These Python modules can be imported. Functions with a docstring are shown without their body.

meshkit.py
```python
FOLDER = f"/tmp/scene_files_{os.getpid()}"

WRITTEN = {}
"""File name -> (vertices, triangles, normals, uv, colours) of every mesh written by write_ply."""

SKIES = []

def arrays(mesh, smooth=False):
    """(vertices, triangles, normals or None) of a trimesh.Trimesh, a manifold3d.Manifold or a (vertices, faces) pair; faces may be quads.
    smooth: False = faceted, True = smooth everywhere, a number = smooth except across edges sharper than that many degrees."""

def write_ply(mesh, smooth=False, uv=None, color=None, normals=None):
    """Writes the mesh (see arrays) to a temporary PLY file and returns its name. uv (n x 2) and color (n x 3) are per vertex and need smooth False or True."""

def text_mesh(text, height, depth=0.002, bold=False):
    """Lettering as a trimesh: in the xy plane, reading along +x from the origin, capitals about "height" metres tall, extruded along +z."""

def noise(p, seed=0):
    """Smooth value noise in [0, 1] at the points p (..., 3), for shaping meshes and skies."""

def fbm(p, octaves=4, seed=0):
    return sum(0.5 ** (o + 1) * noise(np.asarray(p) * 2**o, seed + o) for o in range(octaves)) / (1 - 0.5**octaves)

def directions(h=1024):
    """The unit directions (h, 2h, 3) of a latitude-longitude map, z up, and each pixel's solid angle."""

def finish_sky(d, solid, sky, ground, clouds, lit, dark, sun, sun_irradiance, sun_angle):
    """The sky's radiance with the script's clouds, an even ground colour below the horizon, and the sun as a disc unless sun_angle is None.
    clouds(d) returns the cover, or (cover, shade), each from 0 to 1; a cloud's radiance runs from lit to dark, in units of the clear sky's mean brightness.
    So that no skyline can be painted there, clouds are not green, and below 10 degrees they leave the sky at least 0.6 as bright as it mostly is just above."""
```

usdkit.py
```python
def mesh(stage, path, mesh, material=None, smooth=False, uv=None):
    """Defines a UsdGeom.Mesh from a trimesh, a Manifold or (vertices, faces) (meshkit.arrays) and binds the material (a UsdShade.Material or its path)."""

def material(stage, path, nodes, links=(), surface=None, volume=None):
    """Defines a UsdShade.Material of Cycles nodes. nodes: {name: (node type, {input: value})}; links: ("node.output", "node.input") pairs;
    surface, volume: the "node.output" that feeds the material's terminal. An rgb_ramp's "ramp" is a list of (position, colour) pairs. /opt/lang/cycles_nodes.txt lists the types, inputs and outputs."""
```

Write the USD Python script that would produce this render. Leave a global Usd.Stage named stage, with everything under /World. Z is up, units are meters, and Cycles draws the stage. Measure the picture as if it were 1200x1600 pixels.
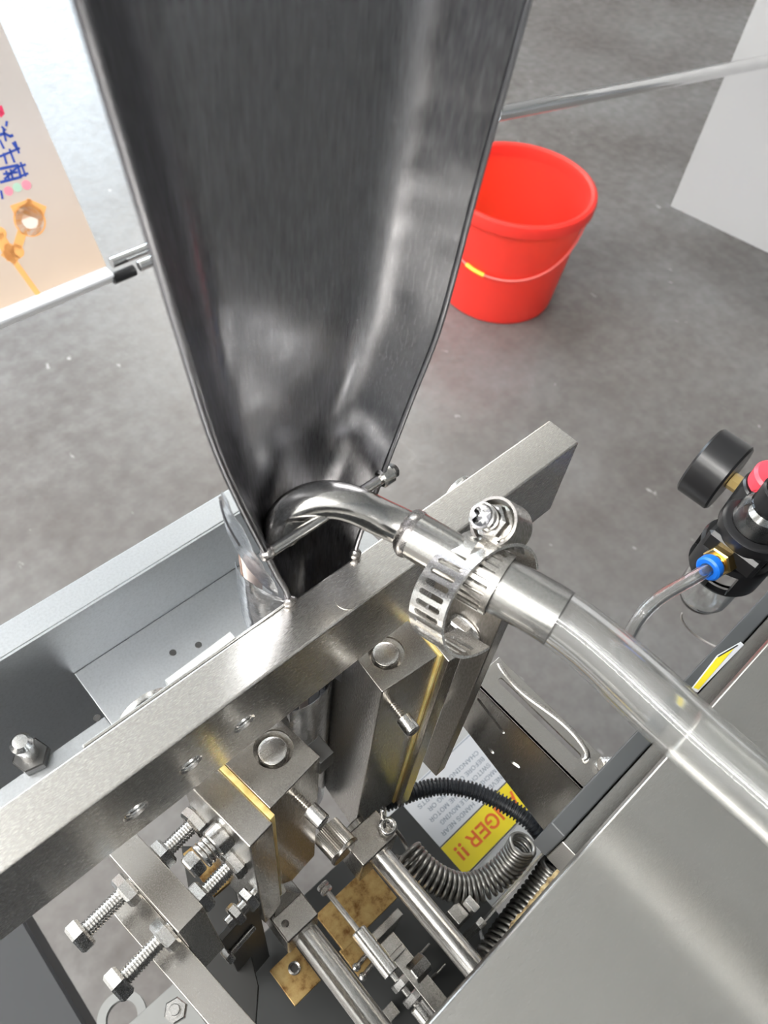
import math, random, numpy as np, trimesh, manifold3d as m3, shapely.geometry as sg, usdkit, meshkit
from pxr import Usd, UsdGeom, UsdLux, UsdShade, Gf, Sdf

random.seed(7)
np.random.seed(7)
stage = Usd.Stage.CreateInMemory()
UsdGeom.SetStageUpAxis(stage, UsdGeom.Tokens.z)
UsdGeom.SetStageMetersPerUnit(stage, 1.0)
UsdGeom.Xform.Define(stage, '/World')
UsdGeom.Scope.Define(stage, '/World/Looks')
PI = math.pi

# ------------------------------------------------------------------ camera (a phone held above the machine, 1.05 m over the floor)
H = 1.05
F = 1230.0                                    # focal length in pixels of the 1200 x 1600 frame
dn = np.array([-130, 910, F]); dn = dn / np.linalg.norm(dn)
cx_ = np.array([2005, -1376, F]); cx_ = cx_ / np.linalg.norm(cx_)
cz_ = -dn
cx_ = cx_ - cz_ * (cx_ @ cz_); cx_ /= np.linalg.norm(cx_)
cy_ = np.cross(cz_, cx_)
R = np.array([cx_, cy_, cz_])                 # camera (x right, y down, z forward) -> world
cam = UsdGeom.Camera.Define(stage, '/World/Camera')
r_, u_, b_ = R @ [1, 0, 0], R @ [0, -1, 0], R @ [0, 0, -1]
cam.AddTransformOp().Set(Gf.Matrix4d(*r_, 0, *u_, 0, *b_, 0, 0, 0, H, 1))
cam.CreateFocalLengthAttr(26.0)
cam.CreateHorizontalApertureAttr(26.0 * 1200 / F)
cam.CreateVerticalApertureAttr(26.0 * 1600 / F)
cam.CreateClippingRangeAttr(Gf.Vec2f(0.01, 100))
cam.CreateFStopAttr(24.0)
cam.CreateFocusDistanceAttr(0.25)
cam.CreateExposureAttr(-1.12)

# ------------------------------------------------------------------ light: daylight outside the hall windows, lamps under the ceiling
def M(name, nodes, links=(), surface='p.BSDF', volume=None):
    return usdkit.material(stage, '/World/Looks/' + name, nodes, links, surface, volume)
sky = UsdLux.DomeLight.Define(stage, '/World/daylight')
sky.CreateIntensityAttr(6.2)
sky.CreateColorAttr(Gf.Vec3f(0.76, 0.89, 1.0))
LAMPS = [(-3.3, .5, 9.0), (-2.0, .5, 9.0), (3.0, 4.4, 4.0)]
LAMP_POWER = 60.0

# ------------------------------------------------------------------ helpers
made = {}
def numbered(base):
    k = made.get(base, 0); made[base] = k + 1
    return base if k == 0 else f'{base}_{k:03d}'
def key(o, label=None, cat=None, group=None, kind=None):
    p = o.GetPrim() if hasattr(o, 'GetPrim') else o
    for a, b in (('label', label), ('category', cat), ('group', group), ('kind', kind)):
        if b: p.SetCustomDataByKey(a, b)
    return p
class Thing:
    def __init__(s, name, label, cat, base=(0, 0, 0), group=None, kind=None):
        s.base = np.array(base, float) / 1000 + [0, 0, H]
        s.path = '/World/' + numbered(name)
        s.x = UsdGeom.Xform.Define(stage, s.path)
        s.x.AddTranslateOp().Set(Gf.Vec3d(*s.base))
        key(s.x, label, cat, group, kind)
        s.n = {}
    def part(s, name, mesh, mat, smooth=32, label=None, under=None, kind=None):
        parent = s.path if under is None else under
        k = s.n.get((parent, name), 0); s.n[(parent, name)] = k + 1
        path = f'{parent}/{name}' + (f'_{k:03d}' if k else '')
        m = tri(mesh).copy()
        m.vertices = m.vertices / 1000 + [0, 0, H] - s.base
        if under is not None and under != s.path: pass
        o = usdkit.mesh(stage, path, m, mat, smooth)
        key(o, label, None, None, kind)
        return path
def single(name, mesh, mat, label, cat, smooth=32, group=None, kind=None):
    m = tri(mesh).copy(); m.vertices = m.vertices / 1000 + [0, 0, H]
    o = usdkit.mesh(stage, '/World/' + numbered(name), m, mat, smooth)
    key(o, label, cat, group, kind)
    return o
def copy(src, shift, rot=0, label=None, group=None, about=None):
    """another instance of a thing: referenced, moved (mm) and turned about its base"""
    was = src.x.GetPrim().GetCustomData()
    r = UsdGeom.Xform.Define(stage, '/World/' + numbered(src.path.split('/')[-1]))
    r.GetPrim().GetReferences().AddInternalReference(src.path)
    r.GetPrim().SetInstanceable(True)
    r.ClearXformOpOrder()
    x = UsdGeom.Xformable(r); 
    x.AddTranslateOp(opSuffix='at').Set(Gf.Vec3d(*(src.base + np.array(shift) / 1000)))
    if rot: x.AddRotateZOp(opSuffix='turn').Set(rot)
    key(r, label or was['label'], was['category'], group or was.get('group'))
    return r
def tri(m):
    if hasattr(m, 'to_mesh'):
        q = m.to_mesh(); return trimesh.Trimesh(q.vert_properties[:, :3], q.tri_verts, process=False)
    if isinstance(m, (list,)): return trimesh.util.concatenate([tri(a) for a in m])
    return m
def man(m):
    m = tri(m); m = trimesh.Trimesh(m.vertices, m.faces, process=True)
    return m3.Manifold(m3.Mesh(np.asarray(m.vertices, np.float32), np.asarray(m.faces, np.uint32)))
def U(px, py, z):
    """the point at height z (mm below the lens, negative) seen at this spot of the photograph"""
    d = R @ np.array([px - 600, py - 800, F]); return d * (z / d[2])
def UP(px, py, p0, n):
    d = R @ np.array([px - 600, py - 800, F]); return d * (np.dot(p0, n) / np.dot(d, n))
def rotz(m, deg):
    m = tri(m).copy(); m.apply_transform(trimesh.transformations.rotation_matrix(math.radians(deg), [0, 0, 1])); return m
def move(m, v):
    m = tri(m).copy(); m.apply_translation(v); return m
def hull(pts): return tri(m3.Manifold.hull_points(np.asarray(pts, float)))
def box(x0, x1, y0, y1, z0, z1, c=.35):
    c = min(c, .45 * min(x1 - x0, y1 - y0, z1 - z0)); P = []
    for X, sx in ((x0, 1), (x1, -1)):
        for Y, sy in ((y0, 1), (y1, -1)):
            for Z, sz in ((z0, 1), (z1, -1)):
                o = np.array([X + sx * c, Y + sy * c, Z + sz * c]); g = np.array([sx, sy, sz])
                if c < .2 or c >= 1: P += [o - g * c * np.eye(3)[i] for i in range(3)]
                else:
                    for e in ((1, 0, 0), (0, 1, 0), (0, 0, 1), (.866, .5, 0), (.5, .866, 0), (.866, 0, .5), (.5, 0, .866), (0, .866, .5), (0, .5, .866), (.577, .577, .577)): P.append(o - g * c * np.array(e))
    return hull(P)
def slab(pts, z0, z1, c=.3):
    """a plate with a convex outline, edges chamfered"""
    g = sg.Polygon([p[:2] for p in pts]); a = np.array(g.exterior.coords)[:-1]
    gi = g.buffer(-c, join_style=2)
    b = np.array(gi.exterior.coords)[:-1] if not gi.is_empty else a
    return hull([(*p, z) for p in a for z in (z0 + c, z1 - c)] + [(*p, z) for p in b for z in (z0, z1)])
def prism(poly, z0, z1):
    m = trimesh.creation.extrude_polygon(poly, z1 - z0, engine='earcut'); m.apply_translation([0, 0, z0]); return m
def frame(d):
    d = np.asarray(d, float); d /= np.linalg.norm(d)
    a = np.cross(d, [0, 0, 1] if abs(d[2]) < .9 else [1, 0, 0]); a /= np.linalg.norm(a)
    return a, np.cross(d, a), d
def lathe(prof, p0=(0, 0, 0), d=(0, 0, 1), n=32, phase=0.):
    """prof: (radius, distance along d); closed at the axis when the radius is 0"""
    a, b, d = frame(d); p0 = np.asarray(p0, float); V, T = [], []
    th = np.arange(n) / n * 2 * PI + phase; at, k0 = [], 0
    for r, t in prof:
        ring = [p0 + d * t] if r <= 1e-6 else list(p0 + d * t + (np.cos(th)[:, None] * a + np.sin(th)[:, None] * b) * r)
        at.append((k0, len(ring))); k0 += len(ring); V += ring
    if prof[0] == prof[-1] and prof[0][0] > 0: at[-1] = at[0]
    for (i, ni), (j, nj) in zip(at[:-1], at[1:]):
        for k in range(n):
            q = (k + 1) % n
            if ni > 1: T.append((i + k, i + q, j + (q if nj > 1 else 0)))
            if nj > 1: T.append((i + (k if ni > 1 else 0), j + q, j + k))
    m = trimesh.Trimesh(V, T, process=False)
    if m.volume < 0: m.invert()
    return m
def cyl(p0, p1, r, r1=None, n=32, c=.3):
    p0, p1 = np.asarray(p0, float), np.asarray(p1, float); L = np.linalg.norm(p1 - p0); r1 = r if r1 is None else r1; c = min(c, L * .3, r * .5, r1 * .5)
    return lathe([(0, 0), (r - c, 0), (r, c), (r1, L - c), (r1 - c, L), (0, L)], p0, p1 - p0, n)
def hexa(p0, p1, af, phase=0., c=.6):
    p0, p1 = np.asarray(p0, float), np.asarray(p1, float); L = np.linalg.norm(p1 - p0); r = af / math.sqrt(3)
    return lathe([(0, 0), (r - c, 0), (r, c), (r, L - c), (r - c, L), (0, L)], p0, p1 - p0, 6, phase)
def thread(p0, p1, r, pitch=.8, depth=.45, n=24):
    L = np.linalg.norm(np.subtract(p1, p0)); k = max(int(L / pitch), 1); pr = [(0, 0)]
    for i in range(k):
        pr += [(r - depth, i * L / k), (r, (i + .4) * L / k), (r, (i + .6) * L / k)]
    return lathe(pr + [(r - depth, L), (0, L)], p0, np.subtract(p1, p0), n)
def spline(P, n=80):
    from scipy.interpolate import CubicSpline
    P = np.asarray(P, float); t = np.concatenate([[0], np.cumsum(np.linalg.norm(np.diff(P, axis=0), axis=1))])
    return CubicSpline(t, P)(np.linspace(0, t[-1], n))
def tube(path, r, n=20, inner=None, closed_ends=True):
    P = np.asarray(path, float); k = len(P); r = np.broadcast_to(r, k)
    T = np.gradient(P, axis=0); T /= np.linalg.norm(T, axis=1)[:, None]
    a, b, _ = frame(T[0]); th = np.arange(n) / n * 2 * PI; A = []
    for i in range(k):
        a = a - T[i] * (a @ T[i]); a /= np.linalg.norm(a); A.append((a, np.cross(T[i], a)))
    def skin(rr, flip):
        V = np.concatenate([P[i] + rr[i] * (np.cos(th)[:, None] * A[i][0] + np.sin(th)[:, None] * A[i][1]) for i in range(k)])
        Q = []
        for i in range(k - 1):
            for j in range(n):
                q = (j + 1) % n
                f = [(i * n + j, i * n + q, (i + 1) * n + q), (i * n + j, (i + 1) * n + q, (i + 1) * n + j)]
                Q += [t[::-1] for t in f] if flip else f
        return V, Q
    V, Q = skin(r, False)
    if inner is None:
        V = np.vstack([V, P[0], P[-1]]); c0, c1 = len(V) - 2, len(V) - 1
        for j in range(n):
            q = (j + 1) % n; Q += [(c0, q, j), (c1, (k - 1) * n + j, (k - 1) * n + q)]
        return trimesh.Trimesh(V, Q, process=False)
    V2, Q2 = skin(np.broadcast_to(inner, k), True); o = len(V)
    Q += [tuple(x + o for x in t) for t in Q2]; V = np.vstack([V, V2])
    for j in range(n):
        q = (j + 1) % n; e = (k - 1) * n
        Q += [(q, j, o + j), (q, o + j, o + q), (e + j, e + q, o + e + q), (e + j, o + e + q, o + e + j)]
    return trimesh.Trimesh(V, Q, process=False)
def coil(path, r, wire, turns, n=10, per=18):
    P = spline(path, 400); T = np.gradient(P, axis=0); T /= np.linalg.norm(T, axis=1)[:, None]
    a, _, _ = frame(T[0]); fr = []
    for i in range(len(P)):
        a = a - T[i] * (a @ T[i]); a /= np.linalg.norm(a); fr.append((a, np.cross(T[i], a)))
    s = np.linspace(0, 399, turns * per); out = []
    for k, t in enumerate(s):
        i = int(t); th = k / per * 2 * PI; out.append(P[i] + (T[i] * (t - i) * np.linalg.norm(P[min(i + 1, 399)] - P[i])) + r * (math.cos(th) * fr[i][0] + math.sin(th) * fr[i][1]))
    return tube(out, wire, n)
def ribbon(P, w, n, t=.12):
    """a flat printed stroke of width w lying in the plane with normal n"""
    P = np.asarray(P, float); n = np.asarray(n, float); out = []
    for a, b in zip(P[:-1], P[1:]):
        d = b - a; L = np.linalg.norm(d); d = d / L; s = np.cross(n, d) * w / 2; d = d * w * .3
        out.append(hull([q + n * e for q in (a - d - s, a - d + s, b + d - s, b + d + s) for e in (0, t)]))
    return out

# ------------------------------------------------------------------ materials
def pos_noise(scale, detail=4, rough=.55, stretch=(1, 1, 1), rot=(0, 0, 0), tag='n'):
    return {'g' + tag: ('geometry', {}), 'm' + tag: ('mapping', {'mapping_type': 'point', 'scale': tuple(scale * s for s in stretch), 'rotation': rot}),
            tag: ('noise_texture', {'scale': 1.0, 'detail': detail, 'roughness': rough})}, [(f'g{tag}.position', f'm{tag}.vector'), (f'm{tag}.vector', f'{tag}.vector')]
def steel(name, col, rough, var=.1, grain=900, stretch=(1, 1, 1), bump=.0006, wave=0., rot=(0, 0, 0), wavescale=30, dark=.93):
    n1, l1 = pos_noise(grain * 3, 3, .6, stretch, rot, 'n'); n2, l2 = pos_noise(wavescale, 3, .5, (1, 1, 1), (0, 0, 0), 'w')
    nodes = {**n1, **n2, 'mr': ('map_range', {'from_min': .3, 'from_max': .7, 'to_min': rough - var / 2, 'to_max': rough + var / 2, 'clamp': True}),
             'cr': ('rgb_ramp', {'ramp': [(.3, tuple(c * dark for c in col)), (.62, col)]}),
             'b': ('bump', {'strength': .3, 'distance': bump * .03}), 'b2': ('bump', {'strength': .5, 'distance': wave}),
             'p': ('principled_bsdf', {'metallic': 1.0, 'distribution': 'multi_ggx'})}
    links = l1 + l2 + [('n.fac', 'mr.value'), ('mr.result', 'p.roughness'), ('w.fac', 'cr.fac'), ('cr.color', 'p.base_color'), ('n.fac', 'b.height'), ('b.normal', 'p.normal')]
    if wave: links += [('w.fac', 'b2.height'), ('b2.normal', 'b.normal')]
    return M(name, nodes, links)
def plastic(name, col, rough=.4, **kw):
    return M(name, {'p': ('principled_bsdf', {'base_color': col, 'roughness': rough, **kw})})

mat_bar = steel('brushed_bar_steel', (.66, .635, .60), .27, .12, 700, (.35, 2.2, 1), .00025, rot=(0, 0, .5))
mat_steel = steel('machined_steel', (.60, .575, .54), .26, .05, 600, (1, 1, .3), .0002)
mat_jaw = steel('ground_jaw_steel', (.54, .515, .48), .24, .05, 800, (1, 1, .15), .0002)
mat_chute = steel('polished_sheet_steel', (.33, .33, .352), .27, .06, 420, (1, 1, .12), .00012, .0032, wavescale=22)
mat_pipe = steel('polished_tube_steel', (.58, .57, .55), .17, .08, 500, (1, 1, 1), .0001)
mat_zinc = steel('zinc_plated_steel', (.78, .77, .75), .22, .1, 900, (1, 1, 1), .00012)
mat_shaft = steel('drawn_shaft_steel', (.55, .54, .52), .25, .08, 700, (2, .2, 2), .0002)
mat_sheet = steel('worktop_sheet_steel', (.60, .585, .555), .24, .03, 900, (.3, 2, 1), .00012, .0006, wavescale=9)
mat_dark = steel('oiled_dark_steel', (.13, .128, .125), .42, .15, 500, (1, 1, 1), .0003)
mat_spring = steel('spring_wire', (.40, .39, .37), .36, .16, 900, (1, 1, 1), .0005, dark=.6)
mat_weld = steel('weld_bead', (.42, .40, .39), .3, .3, 1500, (1, 1, 1), .0012)
mat_chrome = steel('chrome', (.82, .82, .82), .08, .04, 500)
mat_foil = steel('aluminium_film', (.62, .64, .68), .2, .08, 300, (1, 1, 1), .0002, .001, wavescale=60)
n1, l1 = pos_noise(160, 5, .65, tag='n')
mat_brass = M('tarnished_brass', {**n1, 'c': ('rgb_ramp', {'ramp': [(.36, (.22, .11, .035)), (.5, (.50, .33, .13)), (.7, (.62, .45, .20))]}), 'p': ('principled_bsdf', {'metallic': .75, 'roughness': .38})}, l1 + [('n.fac', 'c.fac'), ('c.color', 'p.base_color')])
mat_brass_clean = plastic('brass_fitting', (.80, .58, .24), .25, metallic=1.0)
mat_amber = M('amber_phenolic_sheet', {**pos_noise(300, 3, .5, (1, 1, .2), tag='n')[0], 'c': ('rgb_ramp', {'ramp': [(.3, (.62, .36, .10)), (.7, (.86, .62, .26))]}), 'p': ('principled_bsdf', {'roughness': .35, 'subsurface_weight': .3, 'subsurface_scale': .003})}, pos_noise(300, 3, .5, (1, 1, .2), tag='n')[1] + [('n.fac', 'c.fac'), ('c.color', 'p.base_color')])
mat_red = plastic('red_plastic', (.76, .032, .022), .42, subsurface_weight=.15, subsurface_scale=.01)
mat_yellow = plastic('yellow_plastic', (.90, .66, .06), .4)
mat_black = plastic('black_plastic', (.012, .012, .013), .25)
mat_rubber = plastic('black_conduit_plastic', (.022, .026, .032), .38)
mat_blue = plastic('blue_plastic', (.01, .17, .75), .35)
mat_white = plastic('white_enamel', (.80, .80, .80), .4)
mat_paper = plastic('white_sticker', (.80, .82, .86), .35)
mat_stick_yellow = plastic('yellow_print', (.92, .74, .03), .35)
mat_ink = plastic('black_print', (.03, .03, .035), .4)
mat_ink_grey = plastic('grey_print', (.24, .29, .36), .4)
mat_ink_red = plastic('orange_red_print', (.83, .16, .03), .4)
mat_ink_blue = plastic('blue_print', (.03, .07, .36), .4)
mat_ink_pink = plastic('pink_print', (.80, .28, .36), .45)
mat_ink_green = plastic('pale_green_print', (.42, .62, .50), .45)
mat_ink_crimson = plastic('crimson_print', (.72, .05, .13), .45)
mat_ink_orange = plastic('orange_print', (.86, .42, .14), .45)
mat_ink_cream = plastic('pale_peach_print', (.90, .78, .70), .45)
mat_redknob = plastic('red_knob_plastic', (.85, .06, .09), .35)
mat_grey = plastic('dark_grey_paint', (.045, .047, .05), .55, specular_ior_level=.25)
mat_lightgrey = plastic('light_grey_paint', (.56, .57, .57), .35)
mat_panel = plastic('grey_white_panel_paint', (.32, .32, .325), .5)
mat_pinkpaper = plastic('pinkish_film_inside', (.82, .70, .64), .5)
mat_tray = steel('tray_sheet_steel', (.60, .62, .64), .36, .04, 300, (1, 1, 1), .0002, .001, wavescale=12)
def clear(name, col, rough=.03, ior=1.4):
    return M(name, {'p': ('principled_bsdf', {'base_color': col, 'roughness': rough, 'ior': ior, 'transmission_weight': 1.0})})
mat_hose = M('clear_vinyl_hose', {'p': ('principled_bsdf', {'base_color': (.95, .955, .95), 'roughness': .08, 'ior': 1.46, 'transmission_weight': .975})})
mat_bowl = clear('clear_polycarbonate', (.96, .97, .97), .05, 1.35)
nf, lf = pos_noise(.0, tag='x')
# printed film: cream, warmer towards the foot of each print repeat
mat_film = M('printed_cream_film', {'g': ('geometry', {}), 's': ('separate_xyz', {}), 'm': ('map_range', {'from_min': H - .50, 'from_max': H - .36, 'to_min': 0, 'to_max': 1, 'clamp': True}),
            'c': ('rgb_ramp', {'ramp': [(0, (.60, .47, .365)), (.4, (.585, .49, .425)), (.8, (.53, .475, .45)), (1, (.48, .44, .42))]}), 'p': ('principled_bsdf', {'roughness': .38})},
            [('g.position', 's.vector'), ('s.z', 'm.value'), ('m.result', 'c.fac'), ('c.color', 'p.base_color')])
# polished concrete: mottled grey brown with pale chips and scuffs
a1, k1 = pos_noise(2.3, 6, .62, tag='a'); a2, k2 = pos_noise(34, 4, .6, tag='b'); a3, k3 = pos_noise(46, 3, .5, (1.0, .5, 1), (0, 0, .6), 'd')
mat_floor = M('polished_concrete', {**a1, **a2, **a3,
    'c': ('rgb_ramp', {'ramp': [(.32, (.100, .089, .083)), (.5, (.140, .132, .127)), (.68, (.178, .176, .174))]}),
    'c2': ('rgb_ramp', {'ramp': [(.3, (.91, .905, .90)), (.7, (1.06, 1.06, 1.06))]}),
    'mx': ('mix_color', {'blend_type': 'multiply', 'fac': 1.0, 'use_clamp': False}),
    'sp': ('map_range', {'from_min': .70, 'from_max': .76, 'to_min': 0, 'to_max': .6, 'clamp': True}),
    'mw': ('mix_color', {'blend_type': 'mix', 'b': (.62, .61, .60)}),
    'rr': ('map_range', {'from_min': .3, 'from_max': .7, 'to_min': .2, 'to_max': .36, 'clamp': True}),
    'bp': ('bump', {'strength': .25, 'distance': .002}),
    'p': ('principled_bsdf', {'specular_ior_level': .6})},
    k1 + k2 + k3 + [('a.fac', 'c.fac'), ('b.fac', 'c2.fac'), ('c.color', 'mx.a'), ('c2.color', 'mx.b'), ('d.fac', 'sp.value'), ('sp.result', 'mw.fac'), ('mx.result', 'mw.a'),
                    ('mw.result', 'p.base_color'), ('b.fac', 'rr.value'), ('rr.result', 'p.roughness'), ('b.fac', 'bp.height'), ('bp.normal', 'p.normal')])
mat_wall_grey = plastic('grey_hall_wall_paint', (.34, .34, .34), .7)
mat_wall = plastic('hall_wall_paint', (.66, .66, .65), .7)
mat_ceiling = plastic('hall_ceiling_paint', (.80, .80, .785), .8)
mat_pane = M('window_glass', {'t': ('transparent_bsdf', {}), 'g': ('glossy_bsdf', {'roughness': .02, 'color': (1, 1, 1)}), 'f': ('fresnel', {'IOR': 1.45}), 'x': ('mix_closure', {})},
             [('f.fac', 'x.fac'), ('t.BSDF', 'x.closure1'), ('g.BSDF', 'x.closure2')], 'x.closure')

# ------------------------------------------------------------------ the hall
XL, XR, YF, YB, ZC = -4200, 6200, -4200, 6800, 3150      # mm, ceiling measured from the lens
FL = -1050
def struct(name, mesh, mat, label=None):
    return single(name, mesh, mat, label, None, False, None, 'structure')
struct('floor', box(XL, XR, YF, YB, FL - 100, FL, 1), mat_floor, 'mottled grey brown polished concrete floor with pale chips')
struct('ceiling', box(XL, XR, YF, YB, ZC, ZC + 100, 1), mat_ceiling)
struct('wall_left', box(XL - 150, XL, YF, YB, FL, ZC, 1), mat_wall)
struct('wall_right', box(XR, XR + 150, YF, YB, FL, ZC, 1), mat_wall_grey)
struct('wall_front', box(XL, XR, YF - 150, YF, FL, ZC, 1), mat_wall_grey)
WIN = [(-3700, -700, -50, 2500), (-300, 3700, -50, 2700)]
wb = man(box(XL, XR, YB, YB + 150, FL, ZC, 1))
for x0, x1, z0, z1 in WIN: wb = wb - man(box(x0, x1, YB - 200, YB + 400, z0, z1, 1))
struct('wall_back', wb, mat_wall)
for i, (x0, x1, z0, z1) in enumerate(WIN):
    t = Thing(f'window_{i + 1}', None, None, (x0, YB, z0), kind='structure')
    w = man(box(x0, x1, YB + 40, YB + 100, z0, z1, 1))
    k = 4
    for j in range(k):
        w = w - man(box(x0 + 40 + j * (x1 - x0 - 40) / k, x0 + (j + 1) * (x1 - x0 - 40) / k, YB, YB + 200, z0 + 50, z1 - 50, 1))
    t.part('frame', w, mat_lightgrey, False)
    for j in range(k):
        t.part('pane', box(x0 + 40 + j * (x1 - x0 - 40) / k, x0 + (j + 1) * (x1 - x0 - 40) / k, YB + 68, YB + 72, z0 + 50, z1 - 50, .5), mat_pane, False)
for i, (x, y, ln) in enumerate(LAMPS):
    t = UsdLux.RectLight.Define(stage, f'/World/lamp_light_{i:02d}')
    t.CreateWidthAttr(.30); t.CreateHeightAttr(ln); t.CreateIntensityAttr(LAMP_POWER); t.CreateColorAttr(Gf.Vec3f(1, .97, .92))
    t.AddTranslateOp().Set(Gf.Vec3d(x, y, H + ZC / 1000 - .60))
    u = UsdLux.RectLight.Define(stage, f'/World/lamp_uplight_{i:02d}')
    u.CreateWidthAttr(.30); u.CreateHeightAttr(ln); u.CreateIntensityAttr(LAMP_POWER * 1.1)
    if x > 0: t.GetIntensityAttr().Set(LAMP_POWER * .45); u.CreateColorAttr(Gf.Vec3f(1, .97, .92))
    u.AddTranslateOp().Set(Gf.Vec3d(x, y, H + ZC / 1000 - .56)); u.AddRotateXOp().Set(180)

# ------------------------------------------------------------------ the long cross bar
bar = Thing('cross_bar', 'long flat brushed steel bar running diagonally across the machine in front of the chute', 'bar', (40, 76, -215))
bm = man(box(-110, 168, 69.85, 82.3, -215.4, -180, .75))
for px, py, r in ((381, 1131, 2.9), (298, 1195, 2.9), (212, 1268, 2.9)):
    q = UP(px, py, (0, 69.85, 0), (0, 1, 0))
    bm = bm - man(lathe([(0, -1), (r + .5, -1), (r + .5, 0), (r, .5), (r, 13), (0, 13)], (q[0], 69.85, q[2]), (0, 1, 0), 36))
bar.part('body', bm, mat_bar, 25)
for px, py, r in ((381, 1131, 2.9), (298, 1195, 2.9), (212, 1268, 2.9)):
    q = UP(px, py, (0, 69.85, 0), (0, 1, 0))
    bar.part('threaded_liner', lathe([(r, .6)] + [x for i in range(9) for x in ((r - .35, 1 + i), (r, 1.5 + i))] + [(r + .05, 10), (r + .05, .6), (r, .6)], (q[0], 69.85, q[2]), (0, 1, 0), 30), mat_zinc)
ia, ib = U(516, 930, -180), U(700, 828, -180)
inl = sg.LineString([(ia[0] + 3, 73.6), (ib[0], 73.6)]).buffer(3.55, quad_segs=12)
bar.part('inlaid_strip', prism(inl, -180.05, -179.8), mat_bar, 25, 'round-ended strip let into the top of the bar')

# ------------------------------------------------------------------ the sheet steel chute behind the bar
ZS = [12, -20, -48, -77, -108, -130, -147, -163, -178, -215, -262]
HW = [41.5, 38.4, 35.4, 31.9, 28.3, 23.0, 18.6, 14.6, 11.3, 11, 11]
CX = [75.6, 75.6, 75.6, 75.4, 75.6, 74.6, 74.1, 73.8, 73.7, 73.7, 73.7]
DP = [11.5, 11.8, 12, 12.2, 12.4, 12.6, 12.8, 12.9, 13, 13, 13]
IN = [10.5, 10.5, 10.5, 10, 9, 7.6, 6.4, 5.2, 4.2, 3.5, 3.5]
from scipy.interpolate import PchipInterpolator
zz = np.concatenate([np.linspace(12, -180, 56), [-215, -262]])
o_ = np.argsort(ZS)
hw, cxs, dp, ins = (PchipInterpolator(np.array(ZS)[o_], np.array(a)[o_])(zz) for a in (HW, CX, DP, IN))
def section(h, c, d, i, off=0.):
    P = np.array([(c - h - off, 82.6), (c - h + i - off * .7, 82.6 + d + off), (c + h - i + off * .7, 82.6 + d + off), (c + h + off, 82.6)])
    out = [P[0]]
    for k in (1, 2):                                     # rounded bends
        a, b, e = P[k - 1], P[k], P[k + 1]
        u, v = (a - b) / np.linalg.norm(a - b), (e - b) / np.linalg.norm(e - b)
        rr = min(5.5, .42 * np.linalg.norm(a - b), .42 * np.linalg.norm(e - b))
        for t in np.linspace(0, 1, 9): out.append((1 - t) ** 2 * (b + u * rr) + 2 * t * (1 - t) * b + t ** 2 * (b + v * rr))
    out.append(P[3])
    q = []
    for a, b in zip(out[:-1], out[1:]):
        n = 8 if np.linalg.norm(b - a) > 6 else 1
        q += [a + (b - a) * t / n for t in range(n)]
    return q + [out[-1]]
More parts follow.
